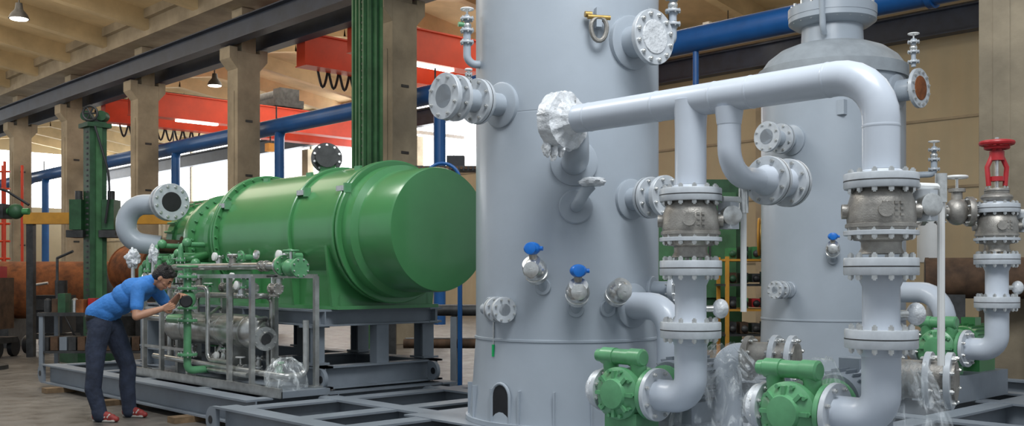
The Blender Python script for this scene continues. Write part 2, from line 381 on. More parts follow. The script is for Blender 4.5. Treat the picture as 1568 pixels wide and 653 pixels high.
b.pipe([(-11.9, AV-.45, 1.6), (-11.9, AV-.78, 1.62), (-11.2, AV-.78, 1.62), (-11.2, AV-.4, 1.7)], .05, GREEN, .1)
b.done(sharp=30)
b = MB('tank_support_frame')
for v in (5.43, 6.8):
    b.beam((-12.5, v, 1.093), (-8.42, v, 1.093), .16, .16, SKID); b.beam((-12.5, v, .54), (-8.42, v, .54), .22, .18, SKID); lug(b, (-8.42, v-.09, .43), -1, .2)
    for u in (-12.3, -11.0, -9.75, -8.55):
        b.beam((u, v, .54), (u, v, .94), .15, .15, SKID, up=V((1, 0, 0))); b.box((u-.07, v, .56), (.24, .2, .02), SKID)
        b.box((u-.07, v, .925), (.24, .2, .02), SKID)
for u in (-12.3, -9.9, -8.5):
    b.beam((u, 5.35, 1.09), (u, 6.88, 1.09), .16, .15, SKID); b.beam((u, 5.35, .54), (u, 6.88, .54), .22, .16, SKID)
    b.bx(u-.06, u+.06, 6.05, 6.2, .54, .93, SKID)
b.done()
b = MB('grey_pipe_elbow')
b.pipe([W(-4.22, 12.42, 2.30), W(-4.72, 12.5, 2.30), W(-4.75, 12.5, 1.85), W(-4.35, 12.6, 1.80)], .125, GREY, .30, 20)
fd = WD(.62, -.75); fo = W(-4.12, 12.3, 2.32)
b.tube([W(-4.3, 12.43, 2.30), W(-4.2, 12.38, 2.31), fo], .125, GREY)
b.flange(fo-fd*.02, fd, .225, .045, FL, 12); b.lathe(fo+fd*.026, fd, [(0, .12), (.004, .115)], BLACK); b.flange(fo-fd*.12, fd, .225, .04, FL, 12)
b.cyl(W(-4.38, 12.6, 1.80), W(-3.7, 12.7, 1.76), .085, RUSTD); b.flange(W(-4.1, 12.63, 1.79), WD(1, .1), .13, .04, RUSTD, 8)
b.done()

# ============================================================ VESSELS
def sdir(phi):
    p = math.radians(phi); return W(math.sin(p), -math.cos(p), 0)
def spt(vc, R, phi, z): return V((vc[0], vc[1], z))+sdir(phi)*R
def pad(b, o, d, r, m): b.lathe(o-d*.05, d, [(0, r), (.062, r), (.068, r*.93)], m, 32)
def nozzle(b, vc, R, phi, z, L, r, rf, padr, m=None, n=8, mid=None, face=None, d=None):
    m = m or GREY; o = spt(vc, R, phi, z); dr = sdir(phi); pad(b, o, dr, padr, m); d = d or dr
    b.cyl(o-d*.1, o+d*L, r, m, seg=24)
    if mid: b.fpair(o+d*mid, d, rf, .028, FL, n)
    b.flange(o+d*(L-.04), d, rf, .04, FL, n)
    if face: b.lathe(o+d*(L+.001), d, [(0, rf*.62), (.006, rf*.6)], face, 28)
    return o+d*L
def sensor(b, vc, R, phi, z, head=True, lean=0, s=1.):
    o = spt(vc, R, phi, z); dr = sdir(phi); d = (dr*.75+V((0, 0, .66))+sdir(phi-90)*lean).normalized()
    pad(b, o, dr, .055*s, GREY); b.cyl(o-d*.05, o+d*.12*s, .034*s, GREY); c = o+d*.17*s
    b.lathe(o+d*.1*s, d, [(0, .07*s), (.03*s, .075*s), (.04*s, .055*s)], STEEL)
    b.ball(c, .078*s, STEEL); b.lathe(c+d*.04*s, d, [(0, .07*s), (.03*s, .06*s)], STEEL); b.lathe(c, dr, [(0, .05*s), (.085*s, .05*s), (.09*s, .03*s)], STEEL)
    if head:
        h = c+V((0, 0, .1*s))+d*.05*s; b.cyl(c, h, .026*s, CAST); b.ball(h, (.055*s, .055*s, .042*s), CAPBLUE); b.lathe(h+V((0, 0, .0)), dr, [(-.055*s, .036*s), (.05*s, .036*s), (.055*s, .02*s)], CAPBLUE)
        b.cyl(h-sdir(phi+90)*.05*s, h+sdir(phi+90)*.07*s, .014*s, CAPBLUE)
def smallvalve(b, o, m=GREY, s=1.):
    o = V(o); z = V((0, 0, 1))
    b.cyl(o, o+z*.34*s, .028*s, m)
    for h in (.05, .17, .29): b.flange(o+z*h*s, z, .07*s, .022*s, FL, 6, bl=.012)
    b.ball(o+z*.23*s, .045*s, STEEL); b.wheel(o+z*.40*s, z, .06*s, WHITE, .008); b.cyl(o+z*.34*s, o+z*.4*s, .01, STEEL)

b = MB('pressure_vessel'); v1 = W(.435, 8.07); R1 = .72; vc = (v1.x, v1.y)
b.lathe((vc[0], vc[1], 0), (0, 0, 1), [(.302, .80), (.335, .80), (.335, .772), (.60, .745), (.93, .722), (.935, .73), (.95, .73), (.955, .72), (2.62, .72), (2.622, .7185), (2.628, .7185), (2.63, .72), (4.3, .72), (4.5, .68), (4.65, .55), (4.74, .3), (4.76, .05)], GREY, 128)
for ph in range(-170, 190, 20):
    o = spt(vc, .73, ph, .45); d = sdir(ph)
    R = Matrix((d, V((0, 0, 1)).cross(d), V((0, 0, 1)))).transposed()
    b.box(o+d*.02, (.07, .014, .26), GREY, R)
ph = -43; d = sdir(ph); t = V((0, 0, 1)).cross(d); o = spt(vc, .752, ph, .50); i = b.mi(BLACK)
arc = [(-.085, -.16)]+[(-.085*math.cos(a), .02+.10*math.sin(a)) for a in [math.pi*k/10 for k in range(11)]]+[(.085, -.16)]
b.rings([[b.bm.verts.new(o+t*q[0]+V((0, 0, q[1]))+d*e) for q in arc] for e in (-.06, .012)], i)
b.tube([o+t*q[0]*1.05+V((0, 0, q[1]*1.03))+d*.01 for q in arc], .012, GREY, 8)
nozzle(b, vc, R1, -46, 2.69, .56, .085, .165, .17, mid=.20, n=8)
e = spt(vc, R1, -46, 2.69)+sdir(-46)*.42
b.flange(e, sdir(-46), .165, .03, FL, 8); smallvalve(b, e+V((0, 0, .08))-sdir(-46)*.1, s=.35)
nozzle(b, vc, R1, 38, 3.14, .24, .12, .20, .20, n=12, face=FILMW)
nozzle(b, vc, R1, 38, 1.985, .36, .085, .15, .15, mid=.16)
o = spt(vc, R1, 39, 1.2); d = sdir(39); pad(b, o, d, .165, GREY)
b.pipe([o-d*.1, o+d*.38, o+d*.38+V((0, 0, -.62))], .10, PIPE, .2, 22)
nozzle(b, vc, R1, -56, 1.17, .26, .045, .095, .09, d=WD(.42, -.9), mid=.07)
nozzle(b, vc, R1, 60, 1.32, .2, .06, .11, .1)
o = spt(vc, R1, 2, 1.92); d = sdir(2); pad(b, o, d, .125, GREY)
b.pipe([o-d*.05, o+d*.15, o+d*.16+V((0, 0, .09))+sdir(60)*.05, o+d*.18+V((0, 0, .14))+sdir(90)*.09], .042, GREY, .05)
crumple('', o+d*.2+V((0, 0, .16))+sdir(90)*.10, (.10, .10, .035), FILMW, .25, 3, seg=28, rn=16, mb=b)
o = spt(vc, R1, 14, 3.28); d = sdir(14); t = V((0, 0, 1)).cross(d)
b.box(o+d*.04, (.04, .06, .14), GREY, Matrix((t, d, V((0, 0, 1)))).transposed())
b.tube([o+d*.06+t*(.06*math.cos(a))+V((0, 0, -.07+(.07 if math.sin(a) > 0 else .10)*math.sin(a))) for a in [2*math.pi*k/18 for k in range(19)]], .017, CAST, 8)
b.cyl(o+d*.06-t*.085, o+d*.06+t*.085, .017, BRASS)
b.cyl(o+d*.045-t*.1+V((0, 0, .02)), o+d*.045-t*.05+V((0, 0, .02)), .022, BRASS)
sensor(b, vc, R1, -17, 1.34, True, .12, 1.12); sensor(b, vc, R1, 2, 1.18, True, 0, 1.12); sensor(b, vc, R1, 21, 1.18, False, -.1, 1.12)
o = spt(vc, R1, -72, 3.05); d = sdir(-72)
b.pipe([o-d*.05, o+d*.1, o+d*.1+V((0, 0, .3))], .03, GREY, .07); smallvalve(b, o+d*.1+V((0, 0, .12)), s=.75)
b.cyl(o+d*.1+V((0, 0, .3)), o+d*.17+V((0, 0, .3)), .018, GREEN2)
o = spt(vc, R1, 72, 3.2); d = sdir(72); b.pipe([o-d*.05, o+d*.12, o+d*.12+V((0, 0, .3))], .03, GREY, .06); smallvalve(b, o+d*.12+V((0, 0, .1)), s=.85)
o = spt(vc, .726, -52, .86); b.box(o, (.02, .02, .09), mat('tag_green', (.0, .45, .12), .4)); b.box(o+V((0, 0, .12)), (.008, .008, .2), STEEL)
o = spt(vc, R1, 1, 2.24); d = sdir(0); pad(b, o, d, .17, GREY)
p1 = V((-4.80, 4.981, 2.47))
b.tube(rpath([o-d*.1, o+d*.26+V((0, 0, 0)), o+d*.30+V((-.02, 0, .22)), p1+V((-.0, 0, 0))], .16), .095, GREY, 24)
b.done(sharp=32)

b = MB('pressure_vessel'); v2 = W(3.71, 11.8); R2 = .80; vc2 = (v2.x, v2.y)
b.lathe((vc2[0], vc2[1], 0), (0, 0, 1), [(.302, .88), (.34, .88), (.34, .82), (.92, .80), (.925, .808), (.94, .808), (.945, .80), (3.70, .80)], GREY, 112)
b.lathe((vc2[0], vc2[1], 0), (0, 0, 1), [(3.66, .79), (3.66, .835), (3.80, .835), (3.82, .80), (3.92, .73), (4.02, .60), (4.08, .45), (4.10, .35)], DOME, 112)
b.lathe((vc2[0], vc2[1], 0), (0, 0, 1), [(4.08, .35), (4.30, .34), (4.31, .42), (4.36, .49), (4.42, .49), (4.42, .495), (4.52, .495), (4.52, .36), (4.95, .34), (5.05, .2)], GREY, 112)
for k in range(20):
    a = 2*math.pi*k/20; b.cyl((vc2[0]+.45*math.cos(a), vc2[1]+.45*math.sin(a), 4.34), (vc2[0]+.45*math.cos(a), vc2[1]+.45*math.sin(a), 4.57), .018, STEEL, seg=6)
b.pipe([spt(vc2, .40, -30, 4.16), spt(vc2, .46, -30, 4.22), spt(vc2, .54, -30, 4.9)], .035, GREY, .05)
nozzle(b, vc2, R2, -50, 2.93, .46, .085, .165, .17, mid=.16)
nozzle(b, vc2, R2, 42, 3.46, .26, .12, .215, .19, n=12, face=RUST)
nozzle(b, vc2, R2, -52, 1.27, .26, .04, .10, .09, mid=.1)
nozzle(b, vc2, R2, 10, 2.1, .2, .07, .13, .15)
sensor(b, vc2, R2, -17, 1.60, True, 0, 1.0)
smallvalve(b, spt(vc2, R2+.18, 42, 3.7), s=.9); smallvalve(b, spt(vc2, R2+.3, 60, 2.55), s=.9)
b.pipe([spt(vc2, R2-.1, 60, 2.55), spt(vc2, R2+.3, 60, 2.55), spt(vc2, R2+.3, 60, 2.7)], .035, GREY, .05)
o = spt(vc2, R2, -10, 3.25); b.box(o, (.08, .08, .16), GREY)
o = spt(vc2, R2, 28, 1.25); d = sdir(28); pad(b, o, d, .2, GREY); b.pipe([o-d*.1, o+d*.75, o+d*.75+V((0, 0, -.85))], .11, PIPE, .3, 20)
b.done(sharp=32)

# ============================================================ OVERHEAD PIPE + STACKS
PV, PZ2 = 4.981, 2.47; S1, S2, BR = -3.733, -2.524, -3.457
b = MB('overhead_process_pipe')
b.pipe([(-4.78, PV, PZ2), (S2, PV, PZ2), (S2, PV, 1.965)], .094, PIPE, .26, 32)
for u in (-4.55, -3.98, -3.55, -3.30, -2.82): b.lathe((u, PV, PZ2), (1, 0, 0), [(-.008, .0945), (-.003, .0965), (.003, .0965), (.008, .0945)], PIPE, 32)
b.lathe((S2, PV, 2.19), (0, 0, 1), [(-.008, .0945), (0, .0965), (.008, .0945)], PIPE, 32)
b.lathe((S1, PV, 1.965), (0, 0, 1), [(0, .094), (.34, .094), (.39, .096), (.51, .105)], PIPE, 32)
b.pipe([(BR, PV, PZ2), (BR, PV, 2.0), (BR, PV+.44, 2.0)], .068, PIPE, .17, 24)
b.lathe((BR, PV, 2.30), (0, 0, 1), [(0, .07), (.1, .085)], PIPE)
b.lathe((BR, PV+.3, 2.0), (0, 1, 0), [(0, .068), (.08, .095)], PIPE)
b.fpair((BR, PV+.38, 2.0), (0, 1, 0), .150, .028, FL, 8); b.cyl((BR, PV+.4, 2.0), (BR, PV+.62, 2.0), .095, PIPE); b.fpair((BR, PV+.60, 2.0), (0, 1, 0), .150, .03, FL, 8)
b.flange((-4.86, PV, PZ2), (1, 0, 0), .18, .10, FL, 8)
ohp = b.done(sharp=32)
b = MB('flange_wrap'); i = b.mi(FILMW); rs = []
PR = [(-.075, .10), (-.065, .165), (-.04, .200), (0, .198), (.04, .200), (.065, .19), (.075, .14), (.10, .112), (.14, .100), (.15, .095)]
for h_, r_ in PR:
    ring = []
    for k in range(84):
        an = 2*math.pi*k/84; nn_ = noise.noise(V((math.cos(an)*3, math.sin(an)*3, h_*14)))
        rr = r_*(1+.07*nn_+.04*noise.noise(V((math.cos(an)*9, math.sin(an)*9, h_*30)))); ring.append(b.bm.verts.new(V((-4.81+h_+.010*nn_, PV+rr*math.cos(an), PZ2+rr*math.sin(an)))))
    rs.append(ring)
b.rings(rs, i)
for k in range(3):
    crumple('', V((-4.84+.03*k, PV-.12+.04*k, PZ2-.19-.02*(k % 2))), (.04, .015, .06), FILMW, .4, k+20, seg=20, rn=14, mb=b)
fw = b.done(sharp=28); fw.parent = ohp

def stack(name, u, v, dz=0.):
    b = MB(name); Z = V((0, 0, 1)); P = lambda z: V((u, v, z+dz))
    b.lathe(P(1.955), -Z, [(0, .114), (.01, .115)], PIPE)
    b.fpair(P(1.865), Z, .186, .036, FL, 12, .024)
    b.lathe(P(1.945), Z, [(0, .125), (.018, .10)], PIPE)
    b.lathe(P(1.60), Z, [(0, .135), (.02, .15), (.06, .168), (.12, .172), (.18, .168), (.24, .15), (.265, .13)], CAST, 32)
    b.flange(P(1.625), Z, .186, .024, FL, 12, bl=.022); b.flange(P(1.665), Z, .178, .02, CAST, bolt=False)
    for a in range(4):
        q = V((math.cos(a*1.57+.6), math.sin(a*1.57+.6), 0)); b.cyl(P(1.75)+q*.14, P(1.75)+q*.195, .038, CAST)
    for k in range(3):
        for j in range(4):
            q = W(-.045+.03*j, -.168, 0); b.box(P(1.725+.03*k)+q, (.018, .012, .015), CAST, Matrix.Rotation(TH, 3, 'Z'))
    b.lathe(P(1.53), Z, [(0, .115), (.03, .10), (.06, .10), (.09, .13)], CAST, 32)
    b.fpair(P(1.42), Z, .186, .042, FL, 12, .026)
    b.lathe(P(1.12), Z, [(0, .115), (.05, .094), (.24, .094), (.30, .12)], PIPE, 32)
    b.fpair(P(1.045), Z, .182, .045, FL, 12, .028); b.lathe(P(1.0), Z, [(0, .10), (.045, .115)], PIPE, 32)
    b.pipe([P(1.0), P(.68), P(.68)+V((-.26, 0, 0))], .098, PIPE, .19, 28)
    b.flange(P(.68)+V((-.24, 0, 0)), (-1, 0, 0), .165, .032, FL, 8, bl=.025)
    t = W(.24, .0, 0)
    b.cyl(P(1.78), P(1.78)+t*1.0, .03, STEEL); b.box(P(1.78)+t*.95, (.09, .09, .16), FL); b.lathe(P(1.78)+t*.95, WD(.2, -1), [(0, .06), (.06, .06), (.065, .05)], STEEL)
    q = P(0)+W(.33, .05, 0)
    b.pipe([P(1.88)+t*.8, q+V((0, 0, 1.88)), q+V((0, 0, .95 if u == S2 else 1.2))], .019, WHITE, .04, 10)
    b.cyl(q+V((0, 0, 1.95)), q+V((0, 0, 1.80)), .03, STEEL)
    b.ball(P(1.22)+t*.75, (.05, .05, .06), FILMW); b.cyl(P(1.22), P(1.22)+t*.7, .02, STEEL)
    return b.done(sharp=32)
st1 = stack('check_valve_stack', S1, PV); st2 = stack('check_valve_stack', S2, PV)
s3 = W(4.19, 8.8)
st3 = stack('check_valve_stack', s3.x, s3.y, .10)
b = MB('red_gate_valve'); Z = V((0, 0, 1)); P = lambda z: V((s3.x, s3.y, z))
b.lathe(P(2.06), Z, [(0, .10), (.06, .09), (.09, .09)], CAST); b.ball(P(2.1), (.13, .13, .05), CAST)
b.fpair(P(2.13), Z, .10, .02, CAST, 8)
for sg in (-1, 1): b.tube([P(2.2)+W(sg*.07, 0), P(2.36)+W(sg*.085, 0), P(2.46)+W(sg*.04, 0), P(2.5)], .022, REDV, 8)
b.cyl(P(2.15), P(2.62), .016, STEEL); b.lathe(P(2.42), Z, [(0, .06), (.08, .06), (.09, .03)], REDV); b.lathe(P(2.24), Z, [(0, .06), (.04, .06)], REDV)
b.wheel(P(2.57), Z, .125, REDV, .022); b.wheel(P(2.53), Z, .09, REDV, .016); b.lathe(P(2.5), Z, [(0, .04), (.08, .045)], REDV)
bd = WD(-1, .12); o = P(1.98)
b.cyl(o+bd*.16, o+bd*.62, .06, CAST); b.flange(o+bd*.2, bd, .13, .05, CAST, 8); b.flange(o+bd*.45, bd, .12, .04, CAST, 8); b.ball(o+bd*.33, (.1, .1, .12), CAST)
b.lathe(o+bd*.33, Z, [(0, .05), (.17, .045), (.17, .07), (.2, .07)], CAST); b.cyl(o+bd*.33+Z*.2, o+bd*.33+Z*.3, .012, STEEL); b.wheel(o+bd*.33+Z*.3, Z, .08, WHITE, .014)
b.flange(o+bd*.60, bd, .12, .04, CAST, 8)
rv = b.done(); rv.parent = st3

# ============================================================ PUMPS
def pump(name, u, v, z, motor_green=False):
    b = MB(name); c = V((u, v, z)); F = V((0, -1, 0))
    b.lathe(c-F*.17, F, [(0, .12), (.03, .155), (.12, .16), (.2, .15), (.26, .165), (.30, .165), (.31, .15), (.335, .10), (.36, .09), (.365, .05)], GREEN2, 40)
    for k in range(10):
        a = 2*math.pi*k/10; q = V((math.cos(a)*.145, 0, math.sin(a)*.145)); b.cyl(c+F*.13+q, c+F*.165+q, .013, GREEN2, seg=6)
    for k in range(4):
        a = math.pi*k/4; b.box(c+F*.16, (.29, .03, .022), GREEN2, Matrix.Rotation(-a, 3, 'Y'))
    b.ball(c+F*.02+V((-.03, 0, -.06)), (.19, .15, .13), GREEN2)
    b.pipe([c+V((-.13, -.03, .10)), c+V((-.13, -.05, .225)), c+V((.10, -.05, .225)), c+V((.10, -.03, .10))], .05, GREEN2, .09, 20)
    b.lathe(c+V((-.08, -.05, .225)), (-1, 0, 0), [(0, .055), (.1, .055), (.11, .045), (.15, .04), (.155, .02)], GREEN2)
    b.lathe(c+V((.05, -.05, .225)), (1, 0, 0), [(0, .058), (.09, .058), (.1, .045)], GREEN2)
    b.lathe(c+V((.09, 0, 0)), (1, 0, 0), [(0, .11), (.05, .10), (.10, .10)], GREEN2); b.flange(c+V((.162, 0, 0)), (1, 0, 0), .16, .03, GREEN2, 8, bolt=False)
    b.lathe(c+V((-.10, 0, 0)), (-1, 0, 0), [(0, .10), (.1, .09)], GREEN2); b.flange(c+V((-.2, 0, 0)), (-1, 0, 0), .14, .03, FL, 8); b.lathe(c+V((-.24, 0, 0)), (-1, 0, 0), [(0, .12), (.03, .125), (.07, .09), (.08, .02)], FILMW)
    b.bx(u-.13, u+.13, v-.1, v+.12, z-.24, z-.12, GREEN2); b.bx(u-.2, u+.2, v-.18, v+.95, .302, z-.24, SKID)
    b.lathe(c+V((0, .16, 0)), (0, 1, 0), [(0, .10), (.16, .10), (.18, .15), (.2, .15)], GREEN2)
    mc = c+V((0, .38, .02)); MM = GREEN if motor_green else SKID
    b.lathe(mc, (0, 1, 0), [(0, .15), (.02, .16), (.42, .16), (.45, .15), (.5, .13), (.51, .03)], MM, 32)
    for k in range(24):
        a = 2*math.pi*k/24; q = V((math.cos(a), 0, math.sin(a))); b.box(mc+V((0, .22, 0))+q*.168, (.028, .36, .006), MM, Matrix.Rotation(-a, 3, 'Y'))
    b.box(mc+V((0, .22, .19)), (.13, .13, .09), MM); b.bx(u-.14, u+.14, v+.45, v+.8, z-.24, z-.1, MM)
    return b.done(sharp=35)
pm1 = pump('gear_pump', S1-.47, PV, .68); pm2 = pump('gear_pump', S2-.47, PV, .68); pump('gear_pump', s3.x-.47, s3.y, .78, True)
for (x, d, z) in ((1.74, 6.7, .87), (2.36, 5.75, .83)):
    b = MB('flanged_spool'); o = W(x, d, z); ax = WD(.8, -.5)
    b.lathe(o-ax*.22, ax, [(0, .11), (.36, .11)], CAST); b.flange(o-ax*.2, ax, .15, .035, CAST, 8); b.flange(o-ax*.02, ax, .16, .035, FL, 8); b.flange(o+ax*.09, ax, .16, .035, FL, 8)
    b.lathe(o+ax*.127, ax, [(0, .105), (.012, .10)], CAST)
    b.pipe([o-ax*.15, o-ax*.34, o-ax*.34-V((0, 0, .5))], .1, PIPE, .15); b.done()
drape('plastic_wrap_sheet', W(1.36, 6.55, .98), .66, [.06, .18, .25, .29, .33, .36], FILM, 1)
drape('plastic_wrap_sheet', W(2.13, 5.38, .96), .65, [.05, .12, .16, .19, .20, .20], FILM, 2)
drape('plastic_wrap_sheet', W(1.72, 5.62, .96), .64, [.05, .10, .14, .17, .18, .18], FILM, 4)

# ============================================================ PIPING SKID
b = MB('lube_oil_piping_skid')
b.bx(-11.45, -8.2, 4.82, 5.34, .302, .36, SKID); b.bx(-11.45, -8.2, 4.80, 4.83, .302, .39, SILV)
PO = [(-11.3, 4.88), (-10.85, 4.88), (-10.2, 4.88), (-9.3, 4.88), (-8.85, 4.88), (-8.35, 5.28), (-9.1, 5.28), (-10.2, 5.28), (-11.3, 5.28)]
for (u, v) in PO: b.bx(u-.022, u+.022, v-.022, v+.022, .36, 1.42, SILV); b.box((u, v, .37), (.12, .12, .015), SILV)
b.bx(-11.3, -8.85, 4.86, 4.90, 1.40, 1.44, SILV); b.bx(-11.3, -8.35, 5.26, 5.30, 1.40, 1.44, SILV)
b.bx(-8.87, -8.83, 4.88, 5.28, 1.40, 1.44, SILV); b.bx(-11.32, -11.28, 4.88, 5.28, 1.4, 1.44, SILV)
for z in (.62, 1.05): b.bx(-11.3, -10.2, 4.87, 4.89, z, z+.03, SILV)
b.lathe((-11.05, 5.12, .86), (1, 0, 0), [(0, .02), (.01, .1), (.06, .155), (.12, .17), (1.78, .17), (1.85, .155), (1.93, .11), (1.97, .06)], SILV, 40)
for u in (-10.6, -9.8, -9.3): b.lathe((u, 5.12, .86), (1, 0, 0), [(0, .174), (.03, .174)], SILV, 40)
b.cyl((-9.2, 5.12, .86), (-8.98, 5.12, .80), .07, SILV); b.flange((-9.03, 5.12, .80), (1, -.25, 0), .12, .035, SILV, 8); b.lathe((-9.0, 5.11, .80), (1, -.25, 0), [(0, .055), (.04, .05)], DARK)
for u in (-10.7, -9.5): b.bx(u-.03, u+.03, 4.98, 5.26, .36, .72, SILV)
b.pipe([(-11.0, 5.05, .5), (-11.0, 5.05, 1.52), (-8.75, 5.05, 1.52), (-8.6, 5.05, 1.52)], .036, SILV, .1)
b.pipe([(-11.1, 4.95, 1.3), (-9.9, 4.95, 1.3), (-9.9, 4.95, .55), (-9.4, 4.95, .55), (-9.4, 4.95, 1.3), (-8.95, 4.95, 1.3)], .024, SILV, .08)
b.pipe([(-11.2, 4.95, .52), (-8.4, 4.95, .48), (-8.4, 5.2, .48), (-8.4, 5.2, 1.0)], .03, SILV, .08)
b.pipe([(-10.5, 5.12, 1.0), (-10.5, 5.12, 1.22), (-9.2, 5.12, 1.22), (-9.2, 5.3, 1.22), (-9.2, 5.3, .5)], .03, SILV, .08)
b.pipe([(-11.4, 4.95, .95), (-10.9, 4.95, .95), (-10.9, 5.2, 1.25)], .035, SILV, .08)
b.pipe([(-9.9, 5.1, .68), (-9.9, 4.95, .45), (-9.0, 4.92, .45)], .026, SILV, .05)
b.flange((-8.62, 5.05, 1.52), (1, 0, 0), .09, .03, STEEL, 6); b.flange((-8.57, 5.05, 1.52), (1, 0, 0), .10, .03, GREEN2, 8); b.ball((-8.42, 5.05, 1.50), .085, GREEN2)
b.cyl((-8.57, 5.05, 1.52), (-8.25, 5.05, 1.5), .045, GREEN2); b.flange((-8.28, 5.05, 1.5), (1, 0, 0), .095, .03, GREEN2, 8); b.wheel((-8.42, 5.05, 1.66), (0, 0, 1), .07, GREEN2)
b.cyl((-8.42, 5.05, 1.5), (-8.42, 5.05, 1.66), .015, STEEL)
rnd = random.Random(3)
for k in range(34):
    u = -11.3+k*.083; v = rnd.choice((4.93, 5.05, 5.2)); z = rnd.choice((.48, .55, 1.22, 1.3, 1.3, 1.52))
    m = rnd.choice((SILV, STEEL, STEEL, GREEN2, CAST)); ax = rnd.choice(((1, 0, 0), (0, 0, 1)))
    b.flange((u, v, z), ax, .055, .02, m, 6, bl=.01); b.flange(V((u, v, z))+V(ax)*.1, ax, .055, .02, m, 6, bl=.01); b.cyl(V((u, v, z)), V((u, v, z))+V(ax)*.1, .035, m)
    if k % 2: b.cyl((u, v, z), (u, v, z+.12), .01, STEEL); b.wheel((u, v, z+.12), (0, 0, 1), .045, rnd.choice((BLACK, GREEN2, WHITE)), .008)
    else: b.lathe((u, v-.04, z+.11), (0, -1, .1), [(0, .045), (.025, .045), (.028, .04)], WHITE if k % 4 else STEEL)
for k in range(5): b.pipe([(-11.2+k*.5, 5.25, .37), (-11.2+k*.5, 5.25, .9+.1*k % .3), (-11.0+k*.5, 5.0, 1.0)], .018, SILV, .06, 8)
b.cyl((-9.93, 4.74, .55), (-9.93, 4.74, 1.5), .04, GREEN2)
for z in (.6, .95, 1.08, 1.28, 1.4): b.flange((-9.93, 4.74, z), (0, 0, 1), .10, .028, GREEN2, 8, bl=.015)
b.ball((-9.93, 4.74, 1.18), (.085, .085, .1), GREEN2); b.wheel((-9.93, 4.74, 1.52), (0, 0, 1), .10, GREEN2, .012)
b.pipe([(-9.93, 4.74, .6), (-9.93, 4.74, .45), (-9.93, 5.0, .45)], .04, GREEN2, .06)
b.cyl((-9.93, 4.74, 1.18), (-9.60, 4.57, 1.165), .022, STEEL)
b.lathe((-9.70, 4.62, 1.168), V((.33, -.17, 0)), [(0, .05), (.02, .062), (.1, .062), (.12, .05)], BLACK)
b.pipe([(-9.93, 4.74, .97), (-10.4, 4.74, .97), (-10.4, 5.0, .97)], .045, GREEN2, .08)
sk = b.done()
pb = drape('plastic_bag', V((-8.42, 5.0, .655)), .285, [.05, .14, .18, .19, .18], mat('bag_film', (.86, .9, .9), .1, var=.03, bump=.4, bscale=18, alpha=.2, coat=.8), 7, folds=5, depth=.12)
w1 = crumple('instrument_wrap', W(-4.15, 11.15, 1.62), (.08, .08, .11), FILMW, .4, 8); w1.parent = sk
w2 = crumple('instrument_wrap', W(-3.93, 11.15, 1.66), (.055, .055, .11), FILMW, .4, 9); w2.parent = sk
b = MB('wrap_stems'); b.cyl(W(-4.15, 11.15, 1.30), W(-4.15, 11.15, 1.6), .02, STEEL); b.cyl(W(-3.93, 11.15, 1.30), W(-3.93, 11.15, 1.62), .02, STEEL); b.cyl(W(-4.2, 11.15, 1.30), W(-3.7, 11.0, 1.30), .025, STEEL); ws = b.done(); ws.parent = sk

# ============================================================ BACKGROUND ITEMS
R = Matrix.Rotation(TH, 3, 'Z')
b = MB('welding_column_manipulator'); p = W(-6.96, 17)
b.bx(p.x-.14, p.x+.14, p.y-.14, p.y+.14, .2, 4.0, DGREEN); b.bx(p.x-.17, p.x-.14, p.y-.1, p.y+.1, .2, 3.95, TGREEN); b.bx(p.x+.14, p.x+.18, p.y-.05, p.y+.05, .2, 3.95, TGREEN)
b.bx(p.x-.2, p.x+.2, p.y-.2, p.y+.2, 3.9, 3.97, DGREEN); b.bx(p.x-.1, p.x+.1, p.y-.1, p.y+.1, 3.97, 4.05, DARK)
for a_ in (-.13, .13): b.cyl(p+W(a_, 0, 4.1)-WD(0, 1)*.08, p+W(a_, 0, 4.1)+WD(0, 1)*.08, .085, DGREEN)
b.wheel(p+W(0, -.2, 4.12), WD(0, 1), .12, DARK, .02)
b.bx(p.x-.45, p.x+.45, p.y-.45, p.y+.45, 0, .2, DGREEN)
for s_ in (-1, 1):
    q = p+W(s_*.27, 0); b.box(q+V((0, 0, 2.45)), (.20, .3, .5), DGREEN, R); b.box(q+V((0, 0, 2.13)), (.28, .36, .12), DARK, R)
    b.cyl(q+V((0, 0, 2.7)), q+V((-.0, 0, 2.85)), .06, DARK)
for k in range(40): b.box(p+WD(-.2, -1)*.22+V((0, 0, .3+k*.09)), (.05, .03, .03), DARK)
b.pipe([p+W(.1, -.25, 3.9), p+W(.35, -.2, 3.0), p+W(.25, -.2, 2.3)], .02, BLACK, .3, 8)
b.done()
b = MB('yellow_boom_beam'); b.box(W(-7.0, 18.0, 2.45), (3.2, .18, .2), YEL, R)
for s_ in (-1.5, 1.5): b.box(W(-7.0+s_, 18.0, 1.2), (.12, .12, 2.4), DARK, R)
b.done()
b = MB('welding_head_machine'); q = W(-8.1, 15.6, 2.42)
b.box(q+W(.15, 0), (.45, .3, .22), DARK, R); b.box(q+W(-.25, -.1, .02), (.3, .25, .18), DGREEN, R); b.ball(q+W(.5, 0), .12, DGREEN); b.box(q+W(.1, -.2, .12), (.2, .15, .1), BLACK, R)
b.cyl(q+W(-.6, 0), q+W(.7, 0), .05, GREEN); b.cyl(q+W(-.4, 0), q+W(-.4, 0, -.35), .03, DARK); b.pipe([q+W(-.3, 0, .1), q+W(-.3, 0, .3), q+W(.3, 0, .35), q+W(.7, 0, .1)], .02, BLACK, .1)
for k in range(5): b.lathe(q+W(-.1+k*.1, -.18, -.02), WD(0, -1), [(0, .04), (.06, .035)], (STEEL, DARK)[k % 2])
b.cyl(V((q.x, q.y, 0)), q, .06, DARK); b.lathe((q.x, q.y, 0), (0, 0, 1), [(0, .35), (.06, .35), (.08, .1)], DARK)
b.done()
